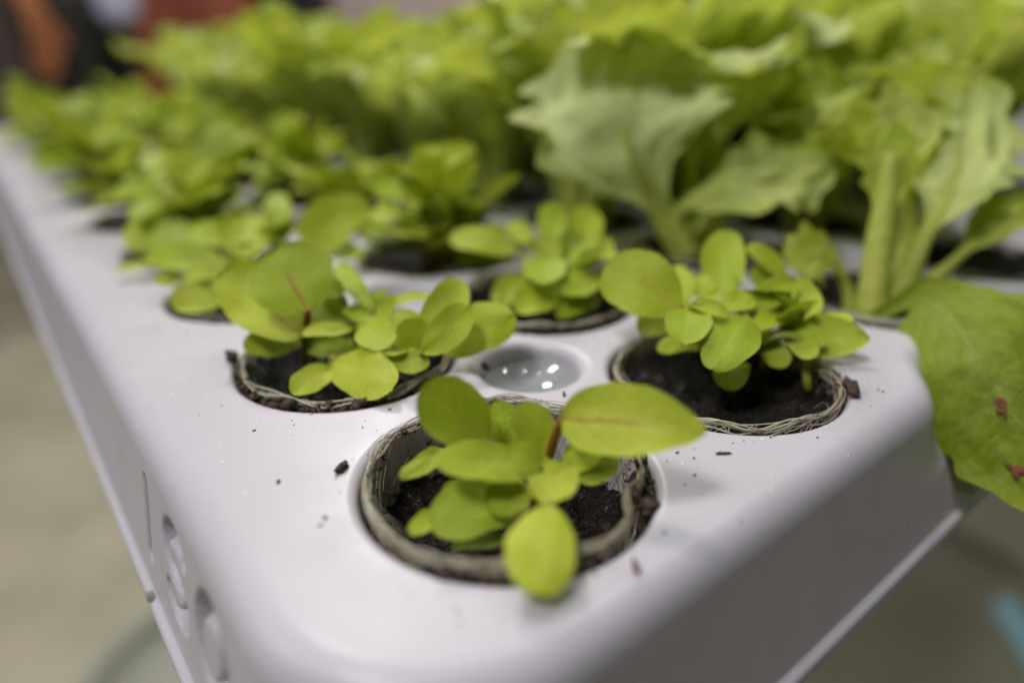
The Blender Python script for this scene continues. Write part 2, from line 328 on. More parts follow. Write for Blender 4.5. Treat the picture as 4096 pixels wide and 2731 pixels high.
# leaf tables: base xyz, tip xyz, half width, normal xyz, stem, outline, red vein, arch, cup, shade (tray units, from the plug centre)
SEED = {
 'A': ((0, 0, -0.17), [(0.100,-0.044,0.150), (0.032,-0.057,0.130), (0.147,-0.072,0.150)], [
  (-0.062,0.002,0.290, -0.201,0.099,0.470, 0.081, 0.05,-0.86,0.50, 0,'o',0.25,0.05,0.1,0),
  (0.048,0.030,0.220, 0.052,0.124,0.330, 0.046, -0.46,-0.67,0.59, 0,'o',0,0.06,0.1,0),
  (0.065,-0.072,0.220, 0.055,-0.001,0.380, 0.055, -0.48,-0.81,0.33, 0,'o',0.35,0.06,0.1,0),
  (0.071,-0.142,0.390, 0.279,-0.436,0.410, 0.088, -0.61,-0.38,0.70, 0,'p',0.9,0.05,0.12,0),
  (-0.006,-0.144,0.270, -0.251,-0.038,0.340, 0.055, 0.04,-0.49,0.87, 0,'o',0,0.06,0.1,0),
  (-0.033,-0.178,0.300, -0.094,-0.123,0.360, 0.034, -0.09,-0.77,0.63, 0,'o',0,0.06,0.1,0),
  (-0.074,0.190,0.190, -0.287,0.090,0.230, 0.030, 0.28,-0.22,0.93, 1,'o',0,0.06,0.1,0.2),
  (0.060,-0.179,0.270, -0.099,-0.259,0.270, 0.055, 0.10,-0.20,0.97, 0,'o',0,0.06,0.1,0),
  (0.096,-0.129,0.220, 0.168,-0.209,0.330, 0.042, -0.87,-0.11,0.49, 2,'o',0,0.06,0.1,0),
  (0.097,-0.152,0.210, 0.178,-0.249,0.270, 0.052, -0.68,-0.12,0.72, 2,'o',0,0.06,0.1,0.25),
  (-0.098,-0.285,0.280, -0.267,-0.438,0.225, 0.071, -0.14,-0.19,0.97, 0,'o',0.05,0.05,-0.08,0),
  (-0.037,-0.147,0.190, -0.291,-0.052,0.180, 0.072, -0.18,-0.39,0.90, 1,'o',0.12,0.06,0.1,0.1),
  (-0.066,-0.179,0.230, -0.170,-0.126,0.220, 0.045, -0.27,-0.35,0.90, 1,'o',0,0.05,0.3,0.3),
  (-0.232,0.019,0.150, -0.346,-0.053,0.170, 0.026, 0.25,-0.13,0.96, 1,'o',0,0.06,0.1,0),
  (-0.093,0.063,0.120, -0.163,0.090,0.140, 0.024, 0.04,-0.52,0.85, 1,'o',0,0.06,0.1,0.4),
  (-0.142,-0.172,0.120, -0.254,-0.091,0.110, 0.024, -0.20,-0.16,0.97, 1,'o',0,0.06,0.1,0.4),
 ]),
 'B': ((0, 1, -0.07), [(-0.098,0.163,0.090), (0.061,0.088,0.100), (0.176,-0.224,0.100), (-0.077,-0.021,0.070)], [
  (-0.111,0.055,0.270, -0.118,0.263,0.470, 0.146, -0.32,-0.66,0.68, 0,'r',1,0.03,0.08,0),
  (-0.140,0.069,0.170, -0.284,0.438,0.370, 0.123, -0.25,-0.54,0.81, 0,'o',0.8,-0.04,0.12,0),
  (-0.093,0.195,0.100, -0.315,0.236,0.120, 0.059, -0.06,-0.66,0.75, 0,'o',0,0.06,0.1,0.25),
  (0.006,-0.048,0.200, -0.165,0.001,0.210, 0.036, -0.07,-0.44,0.90, 1,'o',0,0.06,0.1,0),
  (0.024,0.012,0.100, -0.121,0.096,0.120, 0.055, -0.19,-0.52,0.83, 1,'o',0,0.06,0.1,0.35),
  (0.034,-0.071,0.210, 0.045,-0.262,0.190, 0.064, -0.36,-0.12,0.93, 1,'o',0,0.06,0.1,0),
  (0.102,-0.065,0.190, 0.137,0.077,0.230, 0.098, -0.18,-0.22,0.96, 1,'o',0.1,0.02,0.35,0),
  (0.143,0.033,0.220, 0.179,0.388,0.310, 0.041, -0.33,-0.20,0.92, 1,'o',0,0.08,0.1,0),
  (0.135,-0.254,0.130, 0.186,-0.081,0.240, 0.064, -0.31,-0.44,0.84, 2,'o',0,0.06,0.1,0.2),
  (0.167,-0.269,0.150, 0.400,-0.209,0.350, 0.071, -0.38,-0.67,0.64, 2,'o',0,0.06,0.1,0),
  (0.105,-0.387,0.190, 0.320,-0.372,0.310, 0.058, -0.33,-0.66,0.67, 2,'o',0.15,0.06,0.1,0),
  (0.215,-0.299,0.150, 0.510,-0.398,0.240, 0.090, -0.41,-0.62,0.67, 2,'o',0.4,0.06,-0.05,0),
  (-0.090,-0.078,0.120, -0.048,-0.439,0.120, 0.085, -0.47,-0.05,0.88, 3,'o',0.2,0.04,-0.06,0),
  (0.032,-0.271,0.150, 0.125,-0.401,0.150, 0.040, -0.49,-0.34,0.80, 2,'o',0,0.06,0.1,0),
  (-0.103,-0.098,0.090, -0.299,-0.199,0.090, 0.051, 0.20,-0.39,0.90, 3,'o',0,0.06,0.1,0),
  (0.048,0.070,0.190, -0.024,0.243,0.250, 0.067, -0.43,-0.45,0.78, 1,'o',0,0.06,0.1,0),
  (0.065,0.123,0.270, 0.029,0.229,0.310, 0.040, -0.35,-0.43,0.83, 1,'o',0,0.06,0.1,0),
  (0.195,0.093,0.200, 0.384,-0.024,0.240, 0.036, -0.26,-0.09,0.96, 1,'o',0,0.06,0.1,0),
  (0.031,0.027,0.100, 0.045,-0.182,0.100, 0.045, -0.29,-0.02,0.96, 1,'o',0,0.06,0.1,0.3),
 ]),
 'C': ((1, 0, -0.09), [(0.208,0.284,0.150), (0.359,0.147,0.170), (0.343,0.008,0.120)], [
  (0.000,0.216,0.280, -0.145,0.486,0.390, 0.117, -0.61,-0.56,0.56, 0,'o',0.5,0.04,0.06,0),
  (-0.002,0.184,0.290, -0.211,0.023,0.250, 0.073, -0.13,-0.07,0.99, 0,'o',0,0.06,0.1,0),
  (-0.019,0.161,0.310, 0.009,0.018,0.300, 0.031, -0.51,-0.16,0.85, 0,'o',0,0.08,0.25,0),
  (-0.017,0.146,0.320, 0.090,0.103,0.350, 0.024, -0.36,-0.27,0.90, 0,'o',0,0.06,0.1,0),
  (0.140,0.026,0.260, -0.185,-0.078,0.190, 0.081, -0.13,-0.24,0.96, 1,'o',0,0.12,-0.05,0),
  (0.287,0.217,0.250, 0.525,0.409,0.450, 0.082, -0.49,-0.26,0.83, 1,'o',0,-0.04,0.15,0),
  (0.132,0.139,0.270, 0.258,0.072,0.290, 0.048, -0.34,-0.39,0.85, 1,'o',0,0.06,0.1,0),
  (0.235,0.075,0.240, 0.466,0.024,0.330, 0.055, -0.41,-0.43,0.80, 1,'o',0,0.06,0.1,0),
  (0.350,0.078,0.210, 0.509,-0.054,0.290, 0.094, -0.62,-0.31,0.72, 1,'o',0,0.06,0.1,0),
  (0.623,0.164,0.280, 0.560,0.324,0.390, 0.040, -0.55,-0.61,0.57, 1,'o',0,0.06,0.1,0),
  (0.621,0.198,0.220, 0.552,0.285,0.290, 0.048, -0.51,-0.74,0.43, 1,'o',0,0.06,0.1,0.35),
  (0.376,-0.028,0.220, 0.121,-0.007,0.230, 0.041, 0.01,-0.28,0.96, 2,'o',0,0.06,0.1,0),
  (0.321,-0.038,0.190, 0.221,-0.216,0.160, 0.042, -0.53,0.16,0.84, 2,'o',0,0.03,0.1,0),
  (0.335,-0.044,0.200, 0.309,-0.207,0.180, 0.037, -0.71,0.03,0.70, 2,'o',0,0.06,0.1,0),
  (0.329,-0.074,0.160, 0.458,-0.293,0.190, 0.079, -0.66,-0.29,0.70, 2,'p',0.1,0.06,0.1,0),
  (0.471,-0.050,0.190, 0.517,-0.197,0.220, 0.036, -0.26,0.12,0.96, 2,'o',0,0.06,0.1,0),
  (0.105,0.324,0.160, -0.094,0.331,0.170, 0.056, 0.03,-0.51,0.86, 0,'o',0,0.06,0.1,0.3),
  (0.093,0.173,0.110, -0.104,0.223,0.130, 0.043, 0.00,-0.37,0.93, 0,'o',0,0.06,0.1,0.1),
  (0.150,0.045,0.090, -0.071,-0.075,0.070, 0.058, -0.04,-0.08,1.00, 1,'o',0,0.06,0.1,0.45),
  (0.234,-0.001,0.130, 0.191,-0.133,0.100, 0.046, -0.50,-0.03,0.86, 2,'o',0,0.06,0.1,0.25),
  (0.143,0.299,0.220, 0.266,0.474,0.320, 0.060, -0.45,-0.18,0.87, 0,'o',0,0.06,0.1,0),
  (0.210,0.259,0.240, 0.297,0.353,0.310, 0.043, -0.45,-0.23,0.86, 0,'o',0,0.06,0.1,0.15),
 ]),
 'D': ((1, 1, -0.05), [(0.053,-0.036,0.130), (0.185,0.001,0.130)], [
  (-0.007,0.203,0.240, -0.201,0.469,0.290, 0.077, -0.39,-0.44,0.81, 0,'o',0.2,0.06,0.1,0),
  (0.012,0.000,0.250, -0.192,-0.221,0.220, 0.086, -0.05,-0.09,0.99, 0,'o',0,0.06,0.1,0),
  (0.139,-0.198,0.190, -0.133,-0.265,0.180, 0.067, 0.07,-0.43,0.90, 1,'o',0,0.06,0.1,0),
  (0.036,-0.080,0.150, -0.319,-0.199,0.120, 0.079, 0.06,-0.41,0.91, 0,'o',0,0.06,0.1,0),
  (0.115,-0.251,0.100, -0.152,-0.265,0.080, 0.060, -0.05,-0.41,0.91, 1,'o',0,0.06,0.1,0.3),
  (0.008,0.149,0.130, -0.309,-0.053,0.100, 0.057, 0.09,-0.28,0.96, 0,'o',0,0.06,0.1,0.25),
  (0.135,0.071,0.200, 0.427,0.432,0.370, 0.068, -0.27,-0.22,0.94, 0,'o',0,0.06,0.1,0),
  (0.276,-0.008,0.200, 0.518,0.292,0.360, 0.075, -0.33,-0.22,0.92, 1,'o',0,0.06,0.1,0),
  (0.186,0.113,0.180, 0.406,0.353,0.290, 0.063, -0.21,-0.24,0.95, 0,'o',0,0.06,0.1,0.4),
  (0.254,0.010,0.200, 0.266,-0.192,0.240, 0.051, -0.29,0.17,0.94, 1,'o',0,0.06,0.1,0),
  (0.155,0.266,0.220, 0.168,0.476,0.290, 0.051, -0.54,-0.23,0.81, 0,'o',0,0.06,0.1,0),
  (0.328,-0.008,0.180, 0.416,-0.007,0.270, 0.052, -0.59,-0.56,0.58, 1,'o',0,0.06,0.1,0),
 ]),
 'E': ((0, 2, -0.06), [(-0.065,0.185,0.120), (0.234,0.354,0.160)], [
  (-0.110,0.020,0.190, -0.379,0.362,0.240, 0.083, -0.32,-0.38,0.87, 0,'o',0,0.06,0.1,0),
  (-0.156,-0.028,0.180, -0.309,0.051,0.180, 0.041, -0.27,-0.52,0.81, 0,'o',0,0.06,0.1,0),
  (-0.287,0.149,0.150, -0.420,0.137,0.160, 0.048, 0.11,-0.46,0.88, 0,'o',0,0.06,0.1,0.2),
  (-0.152,-0.031,0.110, -0.411,-0.108,0.100, 0.084, 0.12,-0.52,0.85, 0,'o',0,0.06,0.1,0),
  (-0.014,0.085,0.200, 0.153,0.417,0.330, 0.122, 0.05,-0.39,0.92, 0,'r',0,0.03,0.25,0),
  (-0.034,0.307,0.220, -0.104,0.608,0.280, 0.070, -0.33,-0.26,0.91, 0,'o',0,0.06,0.1,0),
  (0.188,0.118,0.220, 0.351,0.498,0.420, 0.065, -0.11,-0.43,0.90, 1,'o',0,0.06,0.1,0.2),
  (0.271,0.002,0.230, 0.704,0.115,0.390, 0.121, -0.04,-0.76,0.65, 1,'p',0.3,0.06,0.1,0),
  (0.384,0.135,0.180, 0.524,-0.141,0.160, 0.063, -0.41,-0.27,0.87, 1,'o',0,0.06,0.1,0.1),
  (-0.051,0.013,0.160, -0.244,-0.199,0.110, 0.061, 0.11,-0.32,0.94, 0,'o',0,0.06,0.1,0.3),
  (-0.319,0.512,0.140, -0.530,0.603,0.100, 0.030, -0.28,-0.26,0.92, 0,'o',0,0.06,0.1,0),
 ]),
}
LETT = {
 'L': ((2.18, 1, -0.06), [
  ([(-0.114,0.009,0.041), (-0.220,0.151,0.315), (-0.392,0.249,0.692), (-0.245,0.551,1.185)], 0.549, (-0.61,-0.73,0.32)),
  ([(-0.135,-0.036,0.055), (-0.166,0.058,0.299), (0.008,-0.200,0.457), (0.411,-0.448,0.578)], 0.246, (-0.63,-0.34,0.69)),
  ([(-0.025,0.000,0.025), (0.191,0.105,0.511), (0.430,0.176,0.846), (1.083,0.322,1.152)], 0.188, (-0.50,-0.32,0.81)),
  ([(-0.041,0.080,0.022), (0.151,0.214,0.403), (0.330,0.391,0.717), (0.380,0.623,0.951)], 0.339, (-0.63,-0.48,0.62)),
  ([(0.038,0.018,0.022), (0.370,0.040,0.400), (0.709,-0.070,0.676), (1.067,-0.276,0.811)], 0.331, (-0.60,-0.43,0.68)),
 ]),
 'H': ((2.18, 0, -0.06), [
  ([(-0.148,-0.050,0.011), (0.023,0.054,0.309), (0.179,0.138,0.553), (0.287,0.220,0.799)], 0.151, (-0.73,-0.41,0.54)),
  ([(0.053,-0.060,0.027), (0.259,-0.036,0.306), (0.530,-0.012,0.530), (1.055,0.200,0.896)], 0.276, (-0.55,-0.19,0.81)),
  ([(-0.056,0.054,-0.045), (-0.043,0.134,0.114), (-0.144,0.222,0.252), (-0.332,0.294,0.241)], 0.131, (-0.17,-0.78,0.61)),
  ([(-0.173,-0.085,0.039), (-0.139,-0.251,0.161), (-0.386,-0.556,0.066), (-0.520,-0.982,-0.305)], 0.279, (-0.72,-0.07,0.69)),
  ([(0.150,-0.013,0.000), (0.425,0.133,0.395), (0.572,0.327,0.696), (0.651,0.551,0.953)], 0.310, (-0.75,-0.35,0.56)),
  ([(0.183,-0.039,0.000), (0.432,-0.129,0.188), (0.644,-0.200,0.357), (0.894,-0.322,0.488)], 0.167, (-0.59,-0.18,0.79)),
 ]),
}

# ------------------------------------------------------------------ planting trays
HR = .412          # hole radius (tray units)
DR = .188          # dimple radius
def seg_dist(p, a, b):
    ax, ay = a; bx, by = b; px, py = p
    dx, dy = bx - ax, by - ay
    t = max(0, min(1, ((px - ax) * dx + (py - ay) * dy) / (dx * dx + dy * dy + 1e-12)))
    return math.hypot(px - ax - dx * t, py - ay - dy * t)

def arc(cx, cy, rx, ry, a0, a1, n=12):
    return [(cx + rx * math.cos(math.radians(a0 + (a1 - a0) * k / n)), cy + ry * math.sin(math.radians(a0 + (a1 - a0) * k / n))) for k in range(n + 1)]

# sunk letters on the long side, as strokes in (y, z)
GLYPH = [
    ([(.885, -.165), (.885, -.43)], .020),
    ([(1.1 - y, z) for y, z in arc(.555, -.225, .095, .070, 30, 270, 14) + arc(.555, -.360, .095, .070, 90, -150, 14)], .026),
    (arc(.20, -.29, .105, .125, 0, 360, 24), .028),
]
def recess(y, z):
    if y < -.05 or y > 1.05 or z > -.1 or z < -.5: return 0.0
    d = 9
    for pts, w in GLYPH:
        if y < min(p[0] for p in pts) - .08 or y > max(p[0] for p in pts) + .08: continue
        for a, b in zip(pts[:-1], pts[1:]): d = min(d, seg_dist((y, z), a, b) - w)
    t = max(0, min(1, (.012 - d) / .024))
    return .055 * t * t * (3 - 2 * t)

NOTCH = (1.78, .42, .18)     # a flute in the front face between the second and third rows
def notch(x):
    xc, hw, D = NOTCH
    return D * .5 * (1 + math.cos(PI * (x - xc) / hw)) if abs(x - xc) < hw else 0.0

def outline(x0, x1, y0, y1, rads, dense):
    """counter-clockwise rounded rectangle: list of (x, y, nx, ny)"""
    rsw, rse, rne, rnw = rads
    P = []
    def corner(cx, cy, r, a0):
        n = 14
        for k in range(n + 1):
            a = math.radians(a0 + 90 * k / n)
            P.append((cx + r * math.cos(a), cy + r * math.sin(a), math.cos(a), math.sin(a)))
    corner(x0 + rsw, y0 + rsw, rsw, 180)
    nf = 150 if dense else 10
    for k in range(1, nf):
        x = x0 + rsw + (x1 - rse - x0 - rsw) * k / nf
        P.append((x, y0 + (notch(x) if dense else 0), 0, -1))
    corner(x1 - rse, y0 + rse, rse, 270)
    for k in range(1, 12): P.append((x1, y0 + rse + (y1 - rne - y0 - rse) * k / 12, 1, 0))
    corner(x1 - rne, y1 - rne, rne, 0)
    corner(x0 + rnw, y1 - rnw, rnw, 90)
    ys = list(np.linspace(y1 - rnw, 1.1, 14))[1:]
    if dense: ys += [1.1 - .011 * k for k in range(1, 200) if 1.1 - .011 * k > y0 + rsw + .004]
    else: ys += [.6]
    for y in ys: P.append((x0, y, -1, 0))
    return P

def build_tray(x0, x1, y0, y1, rads, cols, rows, kl, kr, label, dense=False):
    holes = [(c, r) for c in cols for r in rows]
    dims = [((cols[c] + cols[c + 1]) / 2, r + .5) for c in range(0, len(cols), 2) for r in rows[:-1]]
    V = []; F = []
    out = outline(x0, x1, y0, y1, rads, dense)
    def off(p, o):
        k = (kl if p[2] < 0 else kr)
        return (p[0] + p[2] * o * k, p[1] + p[3] * o)
    prof = [(0.0, 0.0)]
    fr = .105
    for k in range(1, 9):
        a = PI / 2 * k / 8 * .88
        prof.append((fr * math.sin(a), -fr * (1 - math.cos(a))))
    zs = prof[-1][1]; os_ = prof[-1][0]
    nr = 46 if dense else 6
    wall0 = len(prof)
    for k in range(1, nr + 1):
        t = k / nr
        prof.append((os_ + (.172 - os_) * t, zs + (-.555 - zs) * t))
    wall1 = len(prof)
    prof += [(.176, -.563), (.190, -.566), (.199, -.573), (.202, -.585), (.202, -.612), (.190, -.622), (.12, -.622)]
    n = len(out)
    base = len(V)
    for j, (o, z) in enumerate(prof):
        for p in out:
            oo = o
            if dense and j >= wall1 and p[2] < -.99 and .815 < p[1] < .87 : oo = min(o, .178)
            if dense and wall0 <= j < wall1 and p[2] < -.99: oo = o - recess(p[1], z)
            x, y = off(p, oo)
            if dense and p[3] == -1 and j >= wall0:
                t = (j - wall0 + 1) / nr
                nn_ = notch(p[0])
                low = notch(p[0] - .30 * min(t, 1.0)) * 1.25
                y += -nn_ + (nn_ + (low - nn_) * min(1.0, t / .5)) * (1 - .2 * t if t < .93 else max(0.0, .81 * (1 - (t - .93) / .07)))
            V.append((x, y, z))
    for j in range(len(prof) - 1):
        for k in range(n):
            k2 = (k + 1) % n
            F.append((base + j * n + k, base + j * n + k2, base + (j + 1) * n + k2, base + (j + 1) * n + k)[::-1])
    # hole walls and dimples
    def lathe(cx, cy, pr, ns, close=True):
        b = len(V)
        for (r, z) in pr:
            for k in range(ns):
                a = 2 * PI * k / ns
                V.append((cx + r * math.cos(a), cy + r * math.sin(a), z))
        for j in range(len(pr) - 1):
            for k in range(ns):
                k2 = (k + 1) % ns
                F.append((b + j * ns + k, b + j * ns + k2, b + (j + 1) * ns + k2, b + (j + 1) * ns + k))
        if close: F.append(tuple(b + (len(pr) - 1) * ns + k for k in range(ns)))
    ff = .032
    hp = [(HR + ff, 0.0)] + [(HR + ff * (1 - math.sin(PI / 2 * k / 6)), -ff * (1 - math.cos(PI / 2 * k / 6))) for k in range(1, 7)] + [(HR - .004, -.2), (HR - .012, -.46)]
    dp = [(DR + .052, 0.0)] + [(DR + .052 * (1 - math.sin(PI / 2 * k / 6)), -.045 * (1 - math.cos(PI / 2 * k / 6))) for k in range(1, 7)] + \
         [(DR * math.cos(PI / 2 * k / 8), -.045 - .125 * math.sin(PI / 2 * k / 8)) for k in range(1, 8)]
    NS = 64; ND = 48
    loops = [[(p[0], p[1]) for p in out]]
    loops.append([(p[0] - p[2] * .012, p[1] - p[3] * .012) for p in out])
    for (cx, cy) in holes:
        lathe(cx, cy, hp, NS)
        for rr in (HR + ff, HR + ff + .006): loops.append([(cx + rr * math.cos(2 * PI * k / NS), cy + rr * math.sin(2 * PI * k / NS)) for k in range(NS)])
    for (cx, cy) in dims:
        lathe(cx, cy, dp, ND)
        for rr in (DR + .052, DR + .058): loops.append([(cx + rr * math.cos(2 * PI * k / ND), cy + rr * math.sin(2 * PI * k / ND)) for k in range(ND)])
    pv = []; pe = []
    for L in loops:
        b = len(pv); pv += [Vector(q) for q in L]; pe += [(b + k, b + (k + 1) % len(L)) for k in range(len(L))]
    vo, eo, fo = delaunay_2d_cdt(pv, pe, [], 1, 1e-6)[:3]
    b = len(V)
    V += [(q[0], q[1], 0.0) for q in vo]
    for f in fo:
        cx = sum(vo[i][0] for i in f) / len(f); cy = sum(vo[i][1] for i in f) / len(f)
        if any(math.hypot(cx - h[0], cy - h[1]) < HR + ff - .002 for h in holes): continue
        if any(math.hypot(cx - h[0], cy - h[1]) < DR + .052 - .002 for h in dims): continue
        ar = sum(vo[f[i]][0] * vo[f[(i + 1) % len(f)]][1] - vo[f[(i + 1) % len(f)]][0] * vo[f[i]][1] for i in range(len(f)))
        # keep only what lies inside the outline
        F.append(tuple(b + i for i in (f if ar > 0 else f[::-1])))
    bm = bmesh.new()
    bv = [bm.verts.new((v[0] * S, v[1] * S, v[2] * S)) for v in V]
    for f in F:
        try: bm.faces.new([bv[i] for i in f])
        except ValueError: pass
    bmesh.ops.remove_doubles(bm, verts=bm.verts, dist=2e-6)
    # drop faces outside the rounded outline (corner triangles of the hull)
    me = bpy.data.meshes.new('planting_tray')
    for f in bm.faces: f.smooth = True
    bm.to_mesh(me); bm.free()
    me.materials.append(M['plastic'])
    o = bpy.data.objects.new('planting_tray', me); COL.objects.link(o)
    o.location = (0, 0, Z0)
    tag(o, label, 'planting tray', 'white planting trays side by side')
    return o

ROWS = list(range(0, 12))
build_tray(-.665, 3.86, -.475, 11.65, (.42, .24, .3, .3), [0, 1, 2.25, 3.25], ROWS, 1.0, .45,
           'white plastic tray nearest the camera, with sunk letters on its long side', True)
build_tray(4.08, 6.23, -.475, 11.65, (.2, .24, .3, .3), [4.56, 5.56], ROWS, .42, .45,
           'blurred white tray of lettuces farthest right, behind the lettuces of the front tray')

# ------------------------------------------------------------------ soil plugs in mesh sleeves
def soil_mesh(seed, nr, nt, R, amp):
    v = [(0, 0, 0)]; f = []
    off = Vector((seed * 3.1, seed * 1.7, 0))
    for j in range(1, nr + 1):
        r = R * j / nr
        for k in range(nt):
            a = 2 * PI * k / nt
            p = Vector((r * math.cos(a), r * math.sin(a), 0))
            h = noise.fractal(p * 7 + off, .9, 2.1, 6) * amp + noise.noise(p * 38 + off) * amp * .42 + noise.noise(p * 95 + off) * amp * .25
            v.append((p.x, p.y, h - .02 * (1 - (r / R) ** 2) + (.04 * max(0, r / R - .8) / .2 if amp > .02 else 0)))
    for k in range(nt): f.append((0, 1 + k, 1 + (k + 1) % nt))
    for j in range(nr - 1):
        for k in range(nt):
            k2 = (k + 1) % nt
            f.append((1 + j * nt + k, 1 + (j + 1) * nt + k, 1 + (j + 1) * nt + k2, 1 + j * nt + k2))
    # skirt down into the sleeve
    b = len(v)
    for k in range(nt):
        q = v[1 + (nr - 1) * nt + k]; v.append((q[0], q[1], q[2] - .2))
    for k in range(nt):
        k2 = (k + 1) % nt; f.append((1 + (nr - 1) * nt + k, b + k, b + k2, 1 + (nr - 1) * nt + k2))
    return [(x * S, y * S, z * S) for x, y, z in v], f

def crumb_geo(r, seed, sx=1.0, sy=1.0, sz=.8):
    bm = bmesh.new(); bmesh.ops.create_icosphere(bm, subdivisions=2, radius=1.0)
    v = []
    for q in bm.verts:
        d = 1 + .6 * noise.noise(q.co * 1.6 + Vector((seed, seed * .7, 0))) + .5 * noise.noise(q.co * 4 + Vector((0, seed, seed)))
        v.append((q.co.x * r * d * sx, q.co.y * r * d * sy, q.co.z * r * d * sz))
    f = [tuple(q.index for q in p.verts) for p in bm.faces]
    bm.free(); return v, f

def net_mesh(seed, zt, zb, nstr, nring, rad, wob, dents, fine=True):
    """knitted sleeve: slanting strands on the wall and a bundle of strands round the mouth"""
    R = random.Random(seed); mb = MB()
    def rr(a, z):
        r = .388 + wob * noise.noise(Vector((math.cos(a) * 1.5, math.sin(a) * 1.5, seed)))
        for (da, dw, dd) in dents:
            x = (a - da + PI) % (2 * PI) - PI
            g = math.exp(-(x / dw) ** 2)
            r -= dd * g * max(0, min(1, (z - zb) / (zt - zb))) ** .7
        return r
    def zz(a): return zt + .018 * noise.noise(Vector((math.cos(a) * 2, math.sin(a) * 2, seed + 5)))
    for k in range(nring):
        o1 = R.uniform(-.010, .008); o2 = -abs(R.gauss(0, .022)); ph = R.random() * 6.28; fq = R.randint(6, 13); am = R.uniform(.002, .009)
        pts = []
        ns = 90; a_lo = R.random() * 6.28; a_len = 2 * PI if k < 2 else R.uniform(1.5, 5.5)
        for i in range(ns + 1):
            a = a_lo + a_len * i / ns
            r = rr(a, zt) + o1 + am * .6 * math.sin(fq * a + ph); z = zz(a) + o2 + am * math.cos((fq + 2) * a + ph)
            pts.append((r * math.cos(a) * S, r * math.sin(a) * S, z * S))
        mb.tube(pts, (rad * 1.15 if k < 2 else rad * R.uniform(.45, .9)) * S, 5, False)
    for k in range(nstr):
        # diamond lattice of slanting strands, jittered
        dr_ = 1 if k % 2 else -1
        a0 = 2 * PI * k / nstr + R.uniform(-.06, .06); sl = dr_ * R.uniform(.25, .60); z0 = zz(a0) - R.uniform(0, .012); z1 = zb + R.uniform(0, .10)
        if R.random() < .2: z0 -= R.uniform(.03, .1)
        pts = []; n = 9; cur = R.uniform(-.3, .3); dr = R.uniform(-.014, .006)
        for i in range(n):
            t = i / (n - 1); a = a0 + sl * t + cur * t * (1 - t); z = z0 + (z1 - z0) * t
            r = rr(a, z) + dr * math.sin(PI * t) - .007 * R.random()
            pts.append((r * math.cos(a) * S, r * math.sin(a) * S, z * S))
        mb.tube(pts, rad * R.uniform(.35, .85) * S, 4, False)
    # loose root hairs
    for k in range(int(nstr * .12)):
        a0 = R.random() * 2 * PI; z0 = zz(a0); r = rr(a0, z0)
        d = R.uniform(-.08, .05)
        pts = [((r + d * t * R.uniform(.6, 1.2)) * math.cos(a0 + .2 * t) * S, (r + d * t) * math.sin(a0 + .2 * t) * S, (z0 + (.05 * t - .1 * t * t)) * S) for t in (0, .3, .6, 1)]
        mb.tube(pts, rad * .35 * S, 3, False)
    return mb

ORD = ['first', 'second', 'third', 'fourth', 'fifth', 'sixth', 'seventh', 'eighth', 'ninth', 'tenth', 'eleventh', 'twelfth']
ROWNAME = {0: 'the left row along the tray edge', 1: 'the second row from the left', 2.25: 'the third row from the left', 3.25: 'the fourth row from the left',
           4.56: 'the fifth row from the left', 5.56: 'the sixth row from the left'}

def bits_mesh(seed, n, zt, zb, dark=.5):
    """soil crumbs caught in the sleeve"""
    R = random.Random(seed); mb = MB()
    for k in range(n):
        a = R.random() * 2 * PI; z = R.uniform(zb, zt); r = .382 + R.uniform(-.022, .016)
        v, f = crumb_geo(R.uniform(.002, .008) * R.choice((.6, 1, 1.6)), R.random() * 50, R.uniform(.6, 1.3), R.uniform(.6, 1.3), R.uniform(.6, 1.2))
        mb.add([((r * math.cos(a) + q[0]) * S, (r * math.sin(a) + q[1]) * S, (z + q[2]) * S) for q in v], f)
    return mb

def clod_mesh(seed, a0, a1, zt, zb, r0=.392, thick=.022, n=40):
    R = random.Random(seed); mb = MB(); n = int(n * 2.6)
    for k in range(n):
        a = math.radians(R.uniform(a0, a1)); z = R.uniform(zb, zt); r = r0 + R.uniform(-.3, .6) * thick
        v, f = crumb_geo(thick * R.choice((.25, .35, .5, .7, 1.0)), R.random() * 50, R.uniform(.7, 1.7), R.uniform(.7, 1.5), R.uniform(.5, 1.0))
        mb.add([((r * math.cos(a) + q[0]) * S, (r * math.sin(a) + q[1]) * S, (z + q[2]) * S) for q in v], f)
    return mb

def plug(cx, cy, sz, zt, seed, label, near=True, nstr=120, dents=(), nring=6, bits=40, clods=()):
    root = empty('soil_plug', W(cx, cy, sz))
    tag(root, label, 'soil plug', 'mesh sleeved soil plugs in the tray holes')
    v, f = soil_mesh(seed, 30 if near else 8, 110 if near else 36, .376, .055 if near else .03)
    s = mesh_obj('soil', v, f, M['soil'], root)
    net_mesh(seed, zt - sz, -.16 if sz > -.12 else -.10, nstr, nring, .0030, .014, dents).build('mesh_sleeve', M['net'], root)
    if bits:
        b = bits_mesh(seed + 3, bits, zt - sz, -.02).build('caught_soil', M['bark'], root); b['kind'] = 'stuff'
    for i, (a0, a1, z1, z0, nn, th) in enumerate(clods):
        c = clod_mesh(seed + 9 + i, a0, a1, z1 - sz, z0 - sz, n=nn, thick=th).build('outer_soil', M['clod'], root); c['kind'] = 'stuff'
    return root

